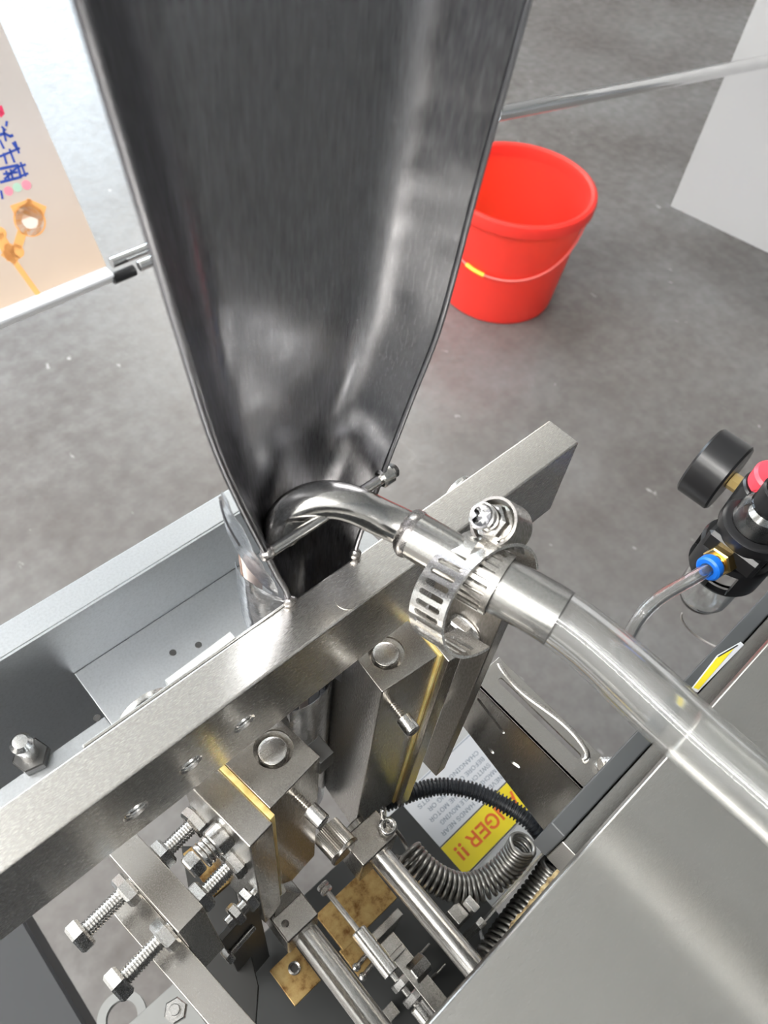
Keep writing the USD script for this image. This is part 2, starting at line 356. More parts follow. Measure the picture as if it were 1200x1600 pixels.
def shell_mesh():
    rows_i = []; rows_o = []
    for z, h, c, d, i in zip(zz, hw, cxs, dp, ins):
        s = section(h, c, d, i); m_ = len(s)
        rows_i.append([(p[0], p[1], z) for p in s]); s2 = section(h, c, d, i, 1.1)
        rows_o.append([(p[0], p[1], z) for p in s2])
    def resample(row, n=48):
        row = np.array(row); t = np.concatenate([[0], np.cumsum(np.linalg.norm(np.diff(row, axis=0), axis=1))]); t /= t[-1]
        return np.stack([np.interp(np.linspace(0, 1, n), t, row[:, k]) for k in range(3)], 1)
    A = np.array([resample(r) for r in rows_i]); B = np.array([resample(r) for r in rows_o]); nz, n = A.shape[:2]
    # shallow dents of the hand-bent sheet
    w = np.exp(-(((A[..., 0] - 74) / 12) ** 2 + ((A[..., 2] + 84) / 26) ** 2)) * .6
    A[..., 1] += w; B[..., 1] += w
    V = np.vstack([A.reshape(-1, 3), B.reshape(-1, 3)]); o = nz * n; T = []
    for i in range(nz - 1):
        for j in range(n - 1):
            a = i * n + j; T += [(a, a + n, a + 1), (a + 1, a + n, a + n + 1)]
            b = o + a; T += [(b, b + 1, b + n), (b + 1, b + n + 1, b + n)]
        for j, s in ((0, 1), (n - 1, -1)):
            a = i * n + j; q = [(a, o + a, o + a + n), (a, o + a + n, a + n)]; T += q if s > 0 else [t[::-1] for t in q]
    for i in (0, nz - 1):
        for j in range(n - 1):
            a = i * n + j; q = [(a, a + 1, o + a + 1), (a, o + a + 1, o + a)]; T += q if i == 0 else [t[::-1] for t in q]
    m = trimesh.Trimesh(V, T, process=False); trimesh.repair.fix_normals(m); return m
chute = Thing('filling_chute', 'tall polished dark steel chute tapering down behind the cross bar', 'chute', (74, 88, -262))
chute.part('trough', shell_mesh(), mat_chute, 40)
for s in (-1, 1):
    e = [(c + s * (h + .2), 82.4, z) for z, h, c in zip(zz, hw, cxs) if z > -179.5]
    chute.part('rolled_edge', tube(e, .7, 14), mat_chute, 40)
zr = -151.2
lft, rgt = np.array([56.6, 82.2, zr]), np.array([93.6, 82.2, zr])
pj = U(522, 806, -151.5)
chute.part('support_rod', tube([lft, (74, 82.2, zr)], 1.35, 14), mat_pipe, 40)
chute.part('support_rod', tube([(81, 82.2, zr), rgt], 1.35, 14), mat_pipe, 40)
def blob(c, r, seed, n=2):
    m = trimesh.creation.icosphere(n, 1.0); v = m.vertices
    m.vertices = v * (np.array(r) * (1 + .22 * (meshkit.fbm(v * 2.2 + seed, 3, seed)[:, None] - .5) * 2)) + c
    return m
chute.part('weld', blob(lft, (2.0, 1.6, 1.8), 1), mat_weld, True)
chute.part('weld', blob((85.0, 82.2, -178.6), (1.7, 1.5, 2.0), 2), mat_weld, True)
chute.part('weld', blob((62.3, 81.9, -178.8), (1.9, 1.4, 1.7), 3), mat_weld, True)
chute.part('rod_collar', cyl(rgt + [-2.6, 0, 0], rgt + [1.2, 0, 0], 2.5, None, 18, .5), mat_pipe, 40)
chute.part('rod_end_cap', cyl(rgt + [1.0, 0, .2], rgt + [2.8, 0, .2], 1.9, None, 18, .5), mat_dark, 40)

# ------------------------------------------------------------------ filling pipe, its clamp and the clear hose
ZP = -158.0
pipe = Thing('filling_pipe', 'bent polished steel filling pipe curving over the bar into the chute', 'pipe', (90, 69, ZP))
a0, a1 = U(640, 832, ZP), U(850, 953, ZP)
adir = (a1 - a0) / np.linalg.norm(a1 - a0)
bend = spline([a0 + adir * 3, a0 - adir * 3 + [0, 0, .3], U(590, 806, -155.5), U(548, 787, -151), UP(505, 781, (0, 85.2, 0), (0, 1, 0)), UP(462, 796, (0, 88.6, 0), (0, 1, 0)), UP(441, 822, (0, 89.8, 0), (0, 1, 0)), UP(438, 834, (0, 89.8, 0), (0, 1, 0))], 60)
pipe.part('bent_tube', tube(bend, 4.7, 28, 3.9), mat_pipe, 40)
pipe.part('sleeve', lathe([(4.5, 0), (5.4, 0), (6.0, .8), (6.0, 42), (5.4, 42.4), (5.4, 2), (4.5, 0)], a0 - adir * 1.0, adir, 36), mat_pipe, 30)
V = lathe([(4.6, -1.4), (5.6, -.6), (6.25, .6), (6.3, 1.6), (6.0, 2.4)], a0 - adir * .6, adir, 60)
V.vertices += (meshkit.fbm(V.vertices * .9, 3, 4)[:, None] - .5) * .7
pipe.part('weld_bead', V, mat_weld, True)
hose = Thing('clear_hose', 'thick clear flexible hose leading from the clamp across the worktop to the right edge', 'hose', (120, 0, ZP - 8))
hp = spline([U(752, 899, ZP), U(780, 914, ZP), U(860, 958, ZP), U(960, 1036, ZP), U(1080, 1147, ZP), U(1200, 1252, ZP), U(1330, 1370, ZP), U(1500, 1530, ZP), U(1500, 1530, ZP) * 2 - U(1330, 1370, ZP) + [14, -60, 0]], 110)
hr = np.full(110, 7.15); hr += .35 * np.exp(-((np.arange(110) - 25) / 6.) ** 2)
hose.part('tube_wall', tube(hp, hr, 40, hr - 1.7), mat_hose, True)

clamp = Thing('hose_clamp', 'slotted worm-drive steel hose clamp around the filling pipe', 'hose clamp', (90, 43, -176))
ph = .44; axc = np.array([0, -math.cos(ph), math.sin(ph)]); ux = np.array([-1.0, 0, 0]); ux = -ux; wz = np.cross(axc, [1, 0, 0]); wz = wz * np.sign(wz[2])
cc = np.array([93.0, 43.1, -160.8]) - axc * 5.6
def band(a, b, t, hw_, slots, off=0, c=cc, r0=0, r1=2 * PI, n=96):
    th = np.linspace(r0, r1, n)
    ell = sg.LineString([(a * math.cos(x), b * math.sin(x)) for x in th]).buffer(t / 2, cap_style=2)
    m = man(prism(ell, -hw_, hw_))
    for s in slots:
        p = np.array([a * math.cos(s), b * math.sin(s)]); d = np.array([-a * math.sin(s), b * math.cos(s)]); d /= np.linalg.norm(d); nn = np.array([d[1], -d[0]])
        L = hw_ * .58; rr = .68
        cut = prism(sg.LineString([(-L, 0), (L, 0)]).buffer(rr, quad_segs=6), -2, 2)
        Mx = np.eye(4); Mx[:3, 0] = [0, 0, 1]; Mx[:3, 1] = [*d, 0]; Mx[:3, 2] = [*nn, 0]; Mx[:3, 3] = [*p, 0]
        if np.linalg.det(Mx) < 0: Mx[:3, 1] *= -1
        cut.apply_transform(Mx); m = m - man(cut)
    m = tri(m); Mx = np.eye(4); Mx[:3, 0], Mx[:3, 1], Mx[:3, 2], Mx[:3, 3] = ux, wz, np.cross(ux, wz), c + axc * off
    m.apply_transform(Mx); return m
sl = np.arange(1.75, 4.42, .178)
clamp.part('band', band(16.5, 13.1, .75, 5.6, sl, 0, cc, -.12, 4.5), mat_zinc, 25)
tc = U(738, 890, ZP)                                     # the pipe's centre inside the clamp
ic = tc + adir * 3.2
M4 = np.eye(4); a_, b_, d_ = frame(adir); M4[:3, 0], M4[:3, 1], M4[:3, 2], M4[:3, 3] = a_, b_, d_, ic
ib_ = man(prism(sg.Point(0, 0).buffer(8.1, quad_segs=20).difference(sg.Point(0, 0).buffer(7.45, quad_segs=20)), -4.5, 4.5))
for k in range(26):
    s = k / 26 * 2 * PI
    c_ = box(7, 9, -.45, .45, -2.9, 2.9, .2); c_.apply_transform(trimesh.transformations.rotation_matrix(s, [0, 0, 1])); ib_ = ib_ - man(c_)
ib_ = tri(ib_); ib_.apply_transform(M4)
clamp.part('inner_band', ib_, mat_steel, 25)
# worm screw lying along the tangent of the band at its upper right
view = R @ np.array([152, 6, F]); view /= np.linalg.norm(view)
sd = .80 * view + .5 * (.9 * (R @ [1, 0, 0]) + .42 * (R @ [0, 1, 0])); sd /= np.linalg.norm(sd)
s0 = U(752, 806, -144)
head = man(lathe([(0, 0), (3.1, 0), (3.3, .5), (3.3, 4.2), (0, 4.2)], s0 + sd * 0, sd, 36))
fa, fb, fd = frame(sd)
for q in (fa, fb):
    w_ = np.cross(q, sd)
    head = head - man(hull([s0 + q * i * (2.5 - .25 * k) + w_ * j * (.85 - .12 * k) + sd * k for i in (-1, 1) for j in (-1, 1) for k in (-.5, 2.4)]))
rim_ = lathe([(2.5, -.15), (3.0, -.25), (3.3, 0), (3.3, .4), (2.6, .4), (2.5, -.15)], s0, sd, 36)
sc = clamp.part('worm_screw', head, mat_chrome, 25)
clamp.part('head_rim', rim_, mat_zinc, 30, under=sc)
clamp.part('hexagon_collar', hexa(s0 + sd * 3.8, s0 + sd * 7.2, 7.4, .3), mat_zinc, 25)
hs = tube([s0 + sd * t for t in np.linspace(6.2, 15, 8)], 6.2, 36, 5.5)
clamp.part('worm_housing', hs, mat_steel, 40)
clamp.part('worm_thread', thread(s0 + sd * 6.8, s0 + sd * 14.6, 4.6, 1.2, .7), mat_steel, 30)
clamp.part('housing_saddle', hull([s0 + sd * t + fa * i * 3 - wz * (4.6 if k else 6.4) + axc * j * 4.6 for t in (8, 14) for i in (0,) for j in (-1, 1) for k in (0, 1)]), mat_steel, 25)

# ------------------------------------------------------------------ sealing jaws: two tall blocks with amber insulating sheets
def jaw(deg, label, x0, xa, xb, x1, yfl, yfa, yfr, zt, zb, pin_side, extra):
    base = rotz(trimesh.Trimesh([[(x0 + x1) / 2, yfl + 10, zb]], []), deg).vertices[0]
    t = Thing('sealing_jaw', label, 'sealing jaw', base)
    def blockwithpin(x0, x1, y0, y1, pin):
        m = man(box(x0, x1, y0, y1, zb, zt, .5))
        if pin is not None: m = m - man(lathe([(0, 1), (6.0, 1), (6.0, -1.2), (4.6, -2.8), (0, -2.8)], (pin[0], pin[1], zt), (0, 0, 1), 40))
        return m
    for (a, b, y, side) in ((x0, xa, yfl, 'l'), (xb, x1, yfr, 'r')):
        pin = None
        if side == pin_side: pin = extra
        t.part('heating_block', rotz(blockwithpin(a, b, y, y + 30, pin), deg), mat_jaw, 25)
    t.part('insulating_sheet', rotz(box(xa + .1, xb - .1, yfa, yfa + 30, zb, zt + .5, .25), deg), mat_amber, 25, 'amber phenolic insulating sheet')
    p = extra
    t.part('pin', rotz(lathe([(0, -9), (4.4, -9), (4.4, .5), (4.1, 1.0), (3.2, 1.25), (0, 1.3)], (p[0] - .7, p[1] - .4, zt), (0, 0, 1), 40), deg), mat_zinc, 35, 'round bright pin head in a countersunk hole')
    return t
ja = jaw(6.5, 'left sealing jaw with an amber sheet between two steel blocks, beside the bolts', 29.7, 38.6, 40.6, 61.3, 49.1, 50.2, 52.4, -232, -352, 'r', (53.5, 64.3))
jb = jaw(-6, 'right sealing jaw with an amber sheet between two steel blocks, under the hose clamp', 75.7, 98.4, 99.9, 106.0, 70.4, 69.6, 66.6, -232, -393, 'l', (85.0, 80.7))
q = U(499, 1172, -238)
ja.part('clip', [box(q[0] - 3, q[0] + 2.5, q[1] - 4, q[1] + 3, -246, -236, .3)], mat_dark, 25, 'dark clip on the far corner of the jaw')
def capscrew(t, p, d, deg=0, r=2.9, L=7.5):
    p = np.asarray(p, float); d = np.asarray(d, float)
    h = man(lathe([(0, 0), (r, 0), (r, L - .5), (r - .4, L), (0, L)], p + d * 6, d, 30)) - man(hexa(p + d * (6 + L - 2.5), p + d * (6 + L + 1), r * 1.05))
    pt = t.part('cap_screw', h, mat_zinc, 28)
    t.part('thread', thread(p - d * 1.5, p + d * 6.2, r * .58, .8), mat_steel, 30, under=pt)
for t, deg, pp in ((ja, 6.5, (462, 1243)), (jb, -6, (613, 1100))):
    rr = np.radians(deg); nrm = np.array([math.sin(rr), -math.cos(rr), 0])
    y = 52.4 if t is ja else 70.4
    q = UP(*pp, -nrm * y, nrm)
    capscrew(t, q, nrm, deg, 2.6 if t is ja else 2.7, 6.0)

# ------------------------------------------------------------------ post behind the clamp with its hexagon bolt
s_ = 50 / 47.4
post = Thing('support_post', 'flat upright steel post carrying the filling pipe inside the hose clamp', 'post', (98, 50, -276))
post.part('plate', man(box(95.6, 100.4, 40.0, 62, -200, -166.5, .4)) + man(box(95.6, 100.4, 40.0, 47.2, -288, -190, .4)), steel('dull_post_steel', (.40, .375, .345), .3, .05, 600, (1, 1, .3), .0002), 25)
q = UP(728, 985, (95.6, 0, 0), (1, 0, 0))
pb = post.part('hexagon_bolt', hexa(q + [0, 0, 0], q + [-3.6, 0, 0], 9, .2), mat_zinc, 25)
post.part('washer', cyl(q, q + [-.8, 0, 0], 5.6, None, 30), mat_zinc, 30, under=pb)

# ------------------------------------------------------------------ adjusting bracket with its two long bolts
def RAv(x, y): return np.array([x * math.cos(math.radians(6.5)) - y * math.sin(math.radians(6.5)), x * math.sin(math.radians(6.5)) + y * math.cos(math.radians(6.5)), 0])
br = Thing('adjusting_bracket', 'angled steel bracket with an upright block and long foot at lower left', 'bracket', rotz(trimesh.Trimesh([[3, 55, -300]], []), 6.5).vertices[0])
br.part('upright_block', rotz(box(3.4, 12.6, 51.6, 100, -330, -253, .3), 6.5), mat_jaw, 25)
br.part('foot', rotz(box(-6.2, 3.3, -8, 79.0, -300, -281, .4), 6.5), mat_jaw, 25)
wbp = man(rotz(box(12.7, 30, 51.6, 54, -460, -318, .3), 6.5)); hq = UP(352, 1455, RAv(0, 51.6), RAv(0, 1))
br.part('dark_web', wbp - man(cyl(hq + [0, -4, 0], hq + [0, 8, 0], 2.0, None, 20)), mat_dark, 25)
br.part('foot_web', rotz(box(-5.4, -3.8, -8, 74.0, -360, -300.2, .3), 6.5), mat_jaw, 25)
def long_bolt(p, label):
    """along the turned X axis: head, nut against the block, block, nut, far nut"""
    rr = math.radians(6.5); d = np.array([math.cos(rr), math.sin(rr), 0]); p = np.asarray(p, float)
    t = Thing('adjusting_bolt', label, 'bolt', p, 'long adjusting bolts through the bracket')
    t.part('shank', thread(p + d * 2.6, p + d * 46.5, 2.6, .9, .42), mat_zinc, 30)
    t.part('head', hexa(p + d * 2.6, p - d * 1.8, 9.3, .32, .8), mat_zinc, 22)
    for k, (u, v) in enumerate(((15.0, 19.3), (28.9, 33.0), (42.0, 46.2))):
        t.part('nut', hexa(p + d * u, p + d * v, 9.2, .32 + .5 * (k == 1), .8), mat_zinc, 22)
    return t
rr = math.radians(6.5)
def RA(x, y, z): return np.array([x * math.cos(rr) - y * math.sin(rr), x * math.sin(rr) + y * math.cos(rr), z])
zb_ = -267
k_ = zb_ / -250.
long_bolt(RA(-16.2, 70.3 * k_, zb_), 'long threaded bolt with nuts nearer the cross bar at lower left')
long_bolt(RA(-16.4, 53.4 * k_, zb_), 'long threaded bolt with nuts nearer the lower edge of the photo')

# ------------------------------------------------------------------ guide shafts, clamps and the parts between them
sh = []
for x, r, z, y1, lab in ((35.8, 5.5, -375, 62, 'round steel guide shaft under the left sealing jaw'), (80.3, 5.1, -375, 62, 'round steel guide shaft under the right sealing jaw')):
    t = single('guide_shaft', cyl((x, y1, z), (x, -70, z), r, None, 36, .6), mat_shaft, lab, 'shaft', 35)
kc = 362 / 285.
cl1 = Thing('shaft_clamp', 'steel clamp block with a dark hole on the left guide shaft', 'clamp block', (35, 50, -384))
m = man(box(20.9 * kc, 42.6, 41.2, 68, -386, -357, .8)) - man(cyl((30.2, 47.5, -372), (30.2, 47.5, -350), 1.55, None, 24, .01)) - man(cyl((35.8, 80, -375), (35.8, 20, -375), 5.6, None, 32, .01))
cl1.part('block', m, mat_jaw, 25)
cl1.part('neck', hull([(28.5, 52, -356), (42, 52, -356), (28.5, 66, -356), (42, 66, -356), (31, 54, -340), (36, 54, -340), (31, 66, -340), (40, 66, -340)]), mat_jaw, 40)
cl2 = Thing('shaft_clamp', 'steel clamp block on the right guide shaft below the jaw', 'clamp block', (78, 50, -384))
cl2.part('block', man(box(53.6 * kc, 69.4 * kc, 42.6, 57, -386, -357, .8)) - man(cyl((80.3, 80, -375), (80.3, 20, -375), 5.2, None, 32, .01)), mat_jaw, 25)
e = U(606, 1291, -352)
rg = trimesh.creation.torus(3.0, 1.0, 28, 12); rg.apply_translation(e)
cl2.part('eye_ring', rg, mat_zinc, 40)
cl2.part('stop_screw', cyl(e + [0, 2, -6], e + [2, 6, 6], 1.4, None, 16), mat_zinc, 30)
kn0, kn1 = U(505, 1295, -345), U(545, 1330, -345)
kd = np.array([.05, -1, 0]); kd /= np.linalg.norm(kd)
knob = Thing('knurled_nut', 'knurled round steel nut between the two sealing jaws', 'knurled nut', U(525, 1308, -350))
kc_ = U(508, 1296, -346)
kr = 6.6; th = np.arange(96) / 96 * 2 * PI
kp = sg.Polygon([((kr + (.16 if i % 2 else -.16)) * math.cos(x), (kr + (.16 if i % 2 else -.16)) * math.sin(x)) for i, x in enumerate(th)])
km = prism(kp, 0, 11); fa, fb, fd = frame(kd); Mx = np.eye(4); Mx[:3, 0], Mx[:3, 1], Mx[:3, 2], Mx[:3, 3] = fa, fb, fd, kc_
km.apply_transform(Mx)
knob.part('grip', km, mat_steel, 15)
knob.part('flange', cyl(kc_ + kd * 11, kc_ + kd * 13, 7.1, None, 40, .4), mat_jaw, 30)
knob.part('spindle', cyl(kc_ - kd * 9, kc_, 2.2, None, 20), mat_shaft, 30)
single('brass_strip', box(18.0, 33.2, 26.6, 45.2, -421, -418, .3), mat_brass, 'small tarnished brass plate with a screw hole beside the left guide shaft', 'brass plate', 25)
hb = U(460, 1513, -417.5)
t = Thing('plate_screw', 'small hollow screw in the brass plate', 'screw', hb)
t.part('rim', lathe([(1.6, 0), (2.9, 0), (2.9, .8), (2.5, 1.2), (1.9, 1.0), (1.6, .2), (1.6, 0)], hb, (0, 0, 1), 28), mat_zinc)
t.part('socket', cyl(hb - [0, 0, .2], hb + [0, 0, .3], 1.6, None, 20, .05), mat_dark)
m = man(box(48.5, 83, 28.5, 49.0, -421, -418, .3)) + man(box(47, 57, 16, 30, -421.2, -418.2, .3))
single('brass_strip', m, mat_brass, 'larger stained brass plate between the two guide shafts', 'brass plate', 25)
deck = single('lower_deck', box(0, 128, -110, 66, -470, -464, .5), plastic('dark_deck_paint', (.045, .047, .047), .55, specular_ior_level=.2), 'dark oily machine deck below the guide shafts', 'deck')
# plunger: thin rod, bright sleeve, nuts
kz = -398.; f_ = kz / -310.
pl = Thing('plunger', 'thin rod with a bright cylindrical sleeve and nuts between the shafts', 'plunger', (56, 20, kz))
xp = 43.9 * f_
pl.part('rod', cyl((xp, 54, kz), (xp, -40, kz), 1.3, None, 18), mat_shaft, 35)
pl.part('sleeve', cyl((xp, 29.2, kz), (xp, 6.2, kz), 3.8, None, 32, .6), mat_zinc, 35)
for y in (55, 52.4, 3.0, -4.4): pl.part('nut', hexa((xp, y, kz), (xp, y - (2.2 if y > 50 else 4), kz), 5.2 if y > 50 else 7.0, .3, .5), mat_zinc, 22)
pl.part('lower_sleeve', cyl((xp, -9.5, kz), (xp, -45, kz), 3.8, None, 32, .6), mat_zinc, 35)
pl2 = Thing('slide_block', 'square steel slide with a nut beside the plunger', 'slide', (66, 0, -418))
pl2.part('bar', box(62.5, 70.5, -60, 19, -430, -412, .4), mat_steel, 25)
q = U(655, 1512, -410); pl2.part('nut', hexa(q + [-4.5, 0, 0], q + [4.5, 0, 0], 8, .1), mat_zinc, 22)
q = U(620, 1490, -406); pl2.part('stop', box(q[0] - 4.5, q[0] + 4.5, q[1] - 1.4, q[1] + 1.4, -414, -405, .4), mat_jaw, 25)
for i, (px, py, w, h) in enumerate(((604, 1446, 18, 4), (664, 1482, 6, .9), (672, 1560, 9, 3), (690, 1513, 6, .9), (706, 1560, 6, .9), (612, 1580, 6, 6))):
    q = U(px, py, -424); z0 = -464
    single('packing_plate', box(q[0] - w / 2, q[0] + w / 2, q[1] - h / 2, q[1] + h / 2, z0, -422 - i, .3), mat_steel if i % 2 else mat_jaw,
           ['flat steel packing plate below the larger brass plate', 'short upright steel tab right of the plunger sleeve', 'low steel plate near the worktop edge at the bottom', 'thin upright steel tab beside the right guide shaft', 'thin upright steel tab closest to the worktop corner', 'small square steel block beside the lower sleeve'][i], 'plate', 25)
for i, (px, py) in enumerate(((557, 1511), (567, 1526))):
    q = U(px, py, -415); t = Thing('small_screw', ['small bright screw left of the plunger sleeve, upper of a pair', 'small bright screw left of the plunger sleeve, lower of a pair'][i], 'screw', q - [0, 0, 4])
    t.part('head', blob(q, (1.9, 1.9, 1.5), 5 + i), mat_zinc, True)
    t.part('shank', cyl(q, q + [9, 1, -2], 1.2, None, 14), mat_zinc, 30)

# ------------------------------------------------------------------ small hardware on the left flank of the left jaw
def on_jaw(px, py, x=29.7):                               # a point of the left jaw's flank
    n = RA(1, 0, 0); return UP(px, py, n * x, n)
nx = RA(1, 0, 0)
c0 = on_jaw(352, 1300)
t = Thing('flange_stud', 'bright flanged stud with a stack of discs on the flank of the left jaw', 'stud', c0)
t.part('boss', cyl(c0, c0 - nx * 5, 4.6, None, 30, .5), mat_zinc)
for k in range(3): t.part('disc', cyl(c0 - nx * (5.2 + 1.5 * k), c0 - nx * (6.4 + 1.5 * k), 4.0, None, 30, .3), mat_zinc)
t.part('nut', hexa(c0 - nx * 10, c0 - nx * 14, 7, .2), mat_zinc, 22)
c0 = on_jaw(398, 1396)
t = Thing('lock_stud', 'cluster of bright nuts on a stud below the bolts by the left jaw', 'stud', c0)
t.part('shank', cyl(c0 + nx * 1, c0 - nx * 13, 2.0, None, 20), mat_zinc)
t.part('nut', hexa(c0 - nx * 1, c0 - nx * 4.5, 8, .4), mat_zinc, 22)
t.part('nut', hexa(c0 - nx * 7, c0 - nx * 10.5, 7, .1), mat_zinc, 22)
q = U(397, 1447, -345); d = RA(-1, 0, 0)
t = Thing('short_bolt', 'short small bolt beside the clamp block with the dark hole', 'bolt', q)
t.part('shank', thread(q, q + d * 12, 1.5, .7, .25), mat_zinc, 30)
t.part('head', hexa(q + d * 12, q + d * 15, 6, .3, .5), mat_zinc, 22)
q = U(318, 1338, -330)
single('brass_strip', box(q[0] - 5, q[0] + 4, q[1] - 12, q[1] + 9, -344, -341, .3), mat_brass, 'narrow brass plate seen behind the long bolts', 'brass plate', 25)

# ------------------------------------------------------------------ worktop cabinet at lower right
ZW = -190.0
ye = -8.3
wt = Thing('worktop_cabinet', 'large polished steel worktop cabinet filling the lower right corner', 'cabinet', (250, -200, FL))
wt.part('top_sheet', box(-160, 520, -430, ye, ZW - 2.2, ZW, .9), mat_sheet, 30)
wt.part('edge_fold', hull([(x, ye - 1.5 + 1.8 * math.cos(a), ZW - 1.9 + 1.8 * math.sin(a)) for x in (-160, 520) for a in np.linspace(-PI / 2, PI / 2, 9)] + [(x, ye - 3, ZW - 3.6) for x in (-160, 520)]), mat_sheet, 40)
wt.part('body', box(-158, 518, -428, -62, FL, ZW - 2.3, .8), mat_grey, 25)
ZR = -225.0
rx = U(905, 1332, ZR)[0]
rail = Thing('support_rail', 'grey steel support rail stepping down beside the worktop edge', 'rail', (220, -5, ZR - 30))
rail.part('outer_flange', box(rx, 520, -4.6, .8, ZR - 22, ZR, .6), plastic('rail_grey_paint', (.085, .09, .094), .3), 25)
rail.part('inner_channel', box(rx, 520, ye - 2.4, -4.7, ZR - 22, ZR - 4, .5), mat_sheet, 25)
st = Thing('edge_sticker', 'thin yellow and white warning sticker on the rail beside the worktop', 'sticker', U(1120, 1040, ZR))
st.part('backing', slab([U(*p, ZR) for p in ((1078, 1078), (1120, 1024), (1157, 1003), (1162, 1008), (1090, 1082))], ZR + .02, ZR + .25, .05), mat_paper, False)
st.part('yellow_field', slab([U(*p, ZR) for p in ((1083, 1075), (1119, 1029), (1146, 1014), (1091, 1078))], ZR + .25, ZR + .4, .02), mat_stick_yellow, False)
st.part('black_line', slab([U(*p, ZR) for p in ((1121, 1026), (1151, 1008.5), (1153, 1009.5), (1122, 1028))], ZR + .25, ZR + .4, .02), mat_ink, False)

# ------------------------------------------------------------------ angled sheet bracket with a slot, right of the jaws
kl = 300 / 260.
xl = 121.5 * kl
lb = Thing('slotted_bracket', 'angled sheet steel bracket with slots between the jaws and the rail', 'bracket', (xl, 20, -400))
def yz_plate(x0, x1, pts): # plate parallel to the YZ plane, convex outline
    return hull([(x, y, z) for x in (x0, x1) for y, z in pts])
low = [UP(*p, (xl, 0, 0), (1, 0, 0)) for p in ((722, 1128), (800, 1222), (868, 1318))]
ya, yb = 60.0, -11.5
side = man(hull([(x, y, z) for x in (xl - 1.2, xl) for y, z in ((ya, -300), (yb, -300), (yb, low[2][2]), (low[1][1], low[1][2]), (low[0][1] + 4, low[0][2] + 2), (ya, -330))]))
def slot_cut(p, q_, r):
    a, b = (UP(*t, (xl, 0, 0), (1, 0, 0)) for t in (p, q_))
    return hull([(x, w[1] + r * math.cos(t), w[2] + r * math.sin(t)) for w in (a, b) for t in np.linspace(0, 2 * PI, 16)[:-1] for x in (xl - 5, xl + 5)])
side = side - man(slot_cut((752, 1092), (788, 1140), 1.3)) - man(slot_cut((803, 1188), (812, 1194), 1.2)) - man(slot_cut((770, 1170), (771, 1171), 1.5))
lb.part('side_sheet', side, mat_jaw, 25)
top = man(box(xl - 1.2, xl + 15.5, yb, ya, -301.2, -300, .25))
top = top - man(prism(sg.LineString([(xl + 8.2, ya - 8), (xl + 8.2, yb + 22)]).buffer(1.3), -305, -295))
lb.part('top_flange', top, mat_jaw, 25)
lb.part('flange_rib', tube(spline([(xl + 13.2, ya - 2, -299.6), (xl + 13.2, 30, -299.6), (xl + 13.0, 12, -299.6), (xl + 10.5, 7.5, -299.6), (xl + 8, 7.5, -299.6)], 40) - [0, 0, 1.25], 1.5, 12), mat_bar, 40)
q0 = U(938, 1196, -297)
single('threaded_stub', thread(q0, q0 + np.array([8, -6, -1.]), 3.2, 1.3, .6), mat_zinc, 'short bright threaded stub at the end of the slotted bracket', 'threaded stub', 30)

# ------------------------------------------------------------------ warning sign on a light deck below
ZG = -500.0
ks = ZG / -400.
dk = single('machine_deck', box(118, 232, -6, 100, ZG - 4, ZG - .6, .4), mat_lightgrey, 'light grey machine deck plate under the warning sign', 'deck')
sx0, sx1, sy0, sy1 = 99.5 * ks, 162 * ks, 12.4 * ks, 60 * ks
sg_ = Thing('warning_sign', 'white danger sticker with a yellow band and orange red lettering', 'sign', ((sx0 + sx1) / 2, (sy0 + sy1) / 2, ZG - .6))
sg_.part('sheet', box(sx0, sx1, sy0 - .8, sy1, ZG - .6, ZG - .3, .05), mat_paper, False)
yb0, yb1 = 12.9 * ks, 29.3 * ks
sg_.part('yellow_band', box(106.5 * ks, sx1, yb0, yb1, ZG - .3, ZG - .15, .02), mat_stick_yellow, False)
for y in (yb0 - .5, yb1 + .5): sg_.part('black_rule', box(100 * ks, sx1, y - .35, y + .35, ZG - .3, ZG - .12, .02), mat_ink, False)
sg_.part('black_rule', box(sx0 + .6, sx1, sy1 - 1.2, sy1 - .7, ZG - .3, ZG - .12, .02), mat_ink_grey, False)
def lettering(text, h, right_x, top_y, z, width=None, bold=False):
    """words read towards -x (turned round), capitals' tops towards -y; right_x is where the line starts"""
    m = meshkit.text_mesh(text, h, .12, bold); w = m.bounds[1][0] - m.bounds[0][0]
    if width: m.vertices[:, 0] *= width / w
    m.vertices[:, 1] -= m.bounds[1][1]
    m.vertices[:, 0] *= -1; m.vertices[:, 1] *= -1
    m.apply_translation([right_x, top_y, z]); return m
e0, e1 = U(721, 1334, ZG)[0], U(789, 1264, ZG)[0]
hgt = 8.6
sg_.part('heading', lettering('DANGER !!', hgt, e0 - 1 + 62, (yb0 + yb1) / 2 - hgt / 2, ZG - .15, 62, True), mat_ink_red, False)
yl = yb1 + 3.6
for i, w in enumerate(('NEVER PUT HANDS NEAR', 'MACHINE WHILE MOVING', 'SWITCH OFF THE MOTOR', 'BEFORE CLEANING OR', 'CHANGING ANY PARTS')):
    if yl + 3 > sy1 - 2: break
    sg_.part('text_line', lettering(w, 2.7, sx1 - 4, yl, ZG - .3, 54 - 4 * (i % 2)), mat_ink_grey, False); yl += 5.3

